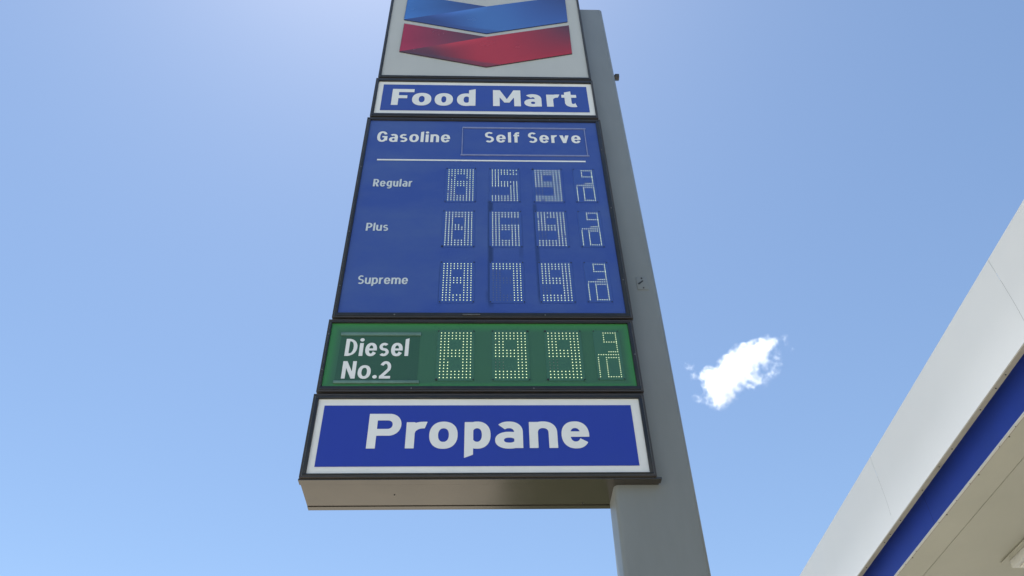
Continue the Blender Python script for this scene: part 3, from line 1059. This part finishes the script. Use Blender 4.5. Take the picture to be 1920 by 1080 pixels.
# light fixture under the soffit, right edge of the picture
LU, LD = (zs - EYE - .09) * 1.475, 7.40
LIGHT = Root('canopy_light', W(LU + .3, LD + .3, zs), 'square flush light fixture under the canopy soffit at the lower right corner', 'light fixture')
cbox('flange', LU - .055, LU + .655, LD - .055, LD + .655, zs - .006, zs + .003, M_SOFF, root=LIGHT)
cbox('housing', LU, LU + .60, LD, LD + .60, zs - .085, zs - .007, M_FASC, root=LIGHT, bevel=.01)
cbox('lens', LU + .05, LU + .55, LD + .05, LD + .55, zs - .105, zs - .0855, M_LENS, root=LIGHT, bevel=.006)
cbox('latch', LU + .25, LU + .35, LD - .012, LD, zs - .07, zs - .02, M_TRIM, root=LIGHT)

# ------------------------------------------------------------------ the cloud: a lit body of droplets far beyond the sign
DIST = 671.0
PXM = DIST / 1513.67


def sky_point(px, py, dz=0.0):
    return CAM + (fwd + ri * ((px - 960) / 1513.67) - up * ((py - 540) / 1513.67)) * (DIST + dz)


CC = sky_point(1385, 697)
BL = [(1346, 742, 24, 1.25), (1338, 718, 20, 1.1), (1360, 712, 25, 1.35), (1374, 690, 27, 1.4), (1395, 672, 26, 1.4), (1418, 660, 22, 1.3), (1440, 646, 17, 1.15),
      (1330, 700, 13, .8), (1316, 704, 9, .6), (1292, 687, 10, .66), (1301, 705, 10, .66), (1314, 702, 9, .6), (1372, 744, 13, .7), (1352, 757, 13, .8), (1306, 747, 10, .58), (1316, 752, 7, .45),
      (1404, 704, 20, .80), (1430, 712, 14, .74), (1449, 694, 14, .74), (1436, 680, 13, .62), (1415, 721, 13, .72), (1458, 670, 10, .58), (1384, 728, 11, .66), (1460, 686, 8, .66),
      (1471, 633, 7, .80), (1478, 645, 7, .60), (1484, 655, 6, .50), (1452, 640, 9, .7), (1460, 656, 8, .4)]
blobs = []
rc = random.Random(11)
for (px, py, r, w) in BL:
    p = sky_point(px, py, rc.uniform(-6, 6)) - CC
    blobs.append((p, r * PXM, w))
bm = bmesh.new()
for p, r, w in blobs:
    bmesh.ops.create_icosphere(bm, subdivisions=2, radius=r * (1.25 if w > .6 else 1.15), matrix=Matrix.Translation(p))
me = bpy.data.meshes.new('cloud')
bm.to_mesh(me)
bm.free()
cloud = bpy.data.objects.new('cloud', me)
cloud.location = CC
COL.objects.link(cloud)
rm = cloud.modifiers.new('remesh', 'REMESH')
rm.mode = 'VOXEL'
rm.voxel_size = 1.0
rm.adaptivity = 0.0
cloud['label'] = 'small puffy white cloud floating in the blue sky right of the grey pole'
cloud['category'] = 'cloud'
mc = bpy.data.materials.new('cloud_droplets')
mc.use_nodes = True
nt = mc.node_tree
nt.nodes.clear()
out = nt.nodes.new('ShaderNodeOutputMaterial')
pv = nt.nodes.new('ShaderNodeVolumePrincipled')
pv.inputs['Color'].default_value = (.995, .995, .998, 1)
pv.inputs['Anisotropy'].default_value = .42
nt.links.new(pv.outputs[0], out.inputs['Volume'])
tc = nt.nodes.new('ShaderNodeTexCoord')
acc = None


def mth(op, a_, b_=None, c_=None):
    n_ = nt.nodes.new('ShaderNodeMath')
    n_.operation = op
    for i_, q_ in enumerate((a_, b_, c_)):
        if q_ is None:
            continue
        if isinstance(q_, (int, float)):
            n_.inputs[i_].default_value = q_
        else:
            nt.links.new(q_, n_.inputs[i_])
    return n_.outputs[0]


# warped coordinates make the edge billow
nz = nt.nodes.new('ShaderNodeTexNoise')
nz.inputs['Scale'].default_value = .10
nz.inputs['Detail'].default_value = 4
nt.links.new(tc.outputs['Object'], nz.inputs['Vector'])
sub = nt.nodes.new('ShaderNodeVectorMath'); sub.operation = 'SUBTRACT'; sub.inputs[1].default_value = (.5, .5, .5)
nt.links.new(nz.outputs['Color'], sub.inputs[0])
scl = nt.nodes.new('ShaderNodeVectorMath'); scl.operation = 'SCALE'; scl.inputs['Scale'].default_value = 12.0
nt.links.new(sub.outputs[0], scl.inputs[0])
add = nt.nodes.new('ShaderNodeVectorMath'); add.operation = 'ADD'
nt.links.new(tc.outputs['Object'], add.inputs[0]); nt.links.new(scl.outputs[0], add.inputs[1])
for p, r, w in blobs:
    dn = nt.nodes.new('ShaderNodeVectorMath'); dn.operation = 'DISTANCE'
    dn.inputs[1].default_value = tuple(p)
    nt.links.new(add.outputs[0], dn.inputs[0])
    x_ = mth('MULTIPLY', dn.outputs['Value'], 1.0 / r)
    x_ = mth('MULTIPLY', x_, x_)
    x_ = mth('MULTIPLY', x_, -1.1)
    x_ = mth('EXPONENT', x_)
    acc = mth('MULTIPLY', x_, w) if acc is None else mth('MULTIPLY_ADD', x_, w, acc)
n2 = nt.nodes.new('ShaderNodeTexNoise')
n2.inputs['Scale'].default_value = .20
n2.inputs['Detail'].default_value = 7
n2.inputs['Roughness'].default_value = .62
nt.links.new(tc.outputs['Object'], n2.inputs['Vector'])
nn = mth('MULTIPLY_ADD', n2.outputs['Fac'], 3.8, -1.92)
s_ = mth('ADD', acc, nn)
mr = nt.nodes.new('ShaderNodeMapRange')
mr.interpolation_type = 'SMOOTHSTEP'
mr.inputs['From Min'].default_value = .22
mr.inputs['From Max'].default_value = 2.1
mr.inputs['To Max'].default_value = 1.0
nt.links.new(s_, mr.inputs['Value'])
dens = mth('MULTIPLY', mth('POWER', mr.outputs[0], 1.5), .24)
nt.links.new(dens, pv.inputs['Density'])
me.materials.append(mc)
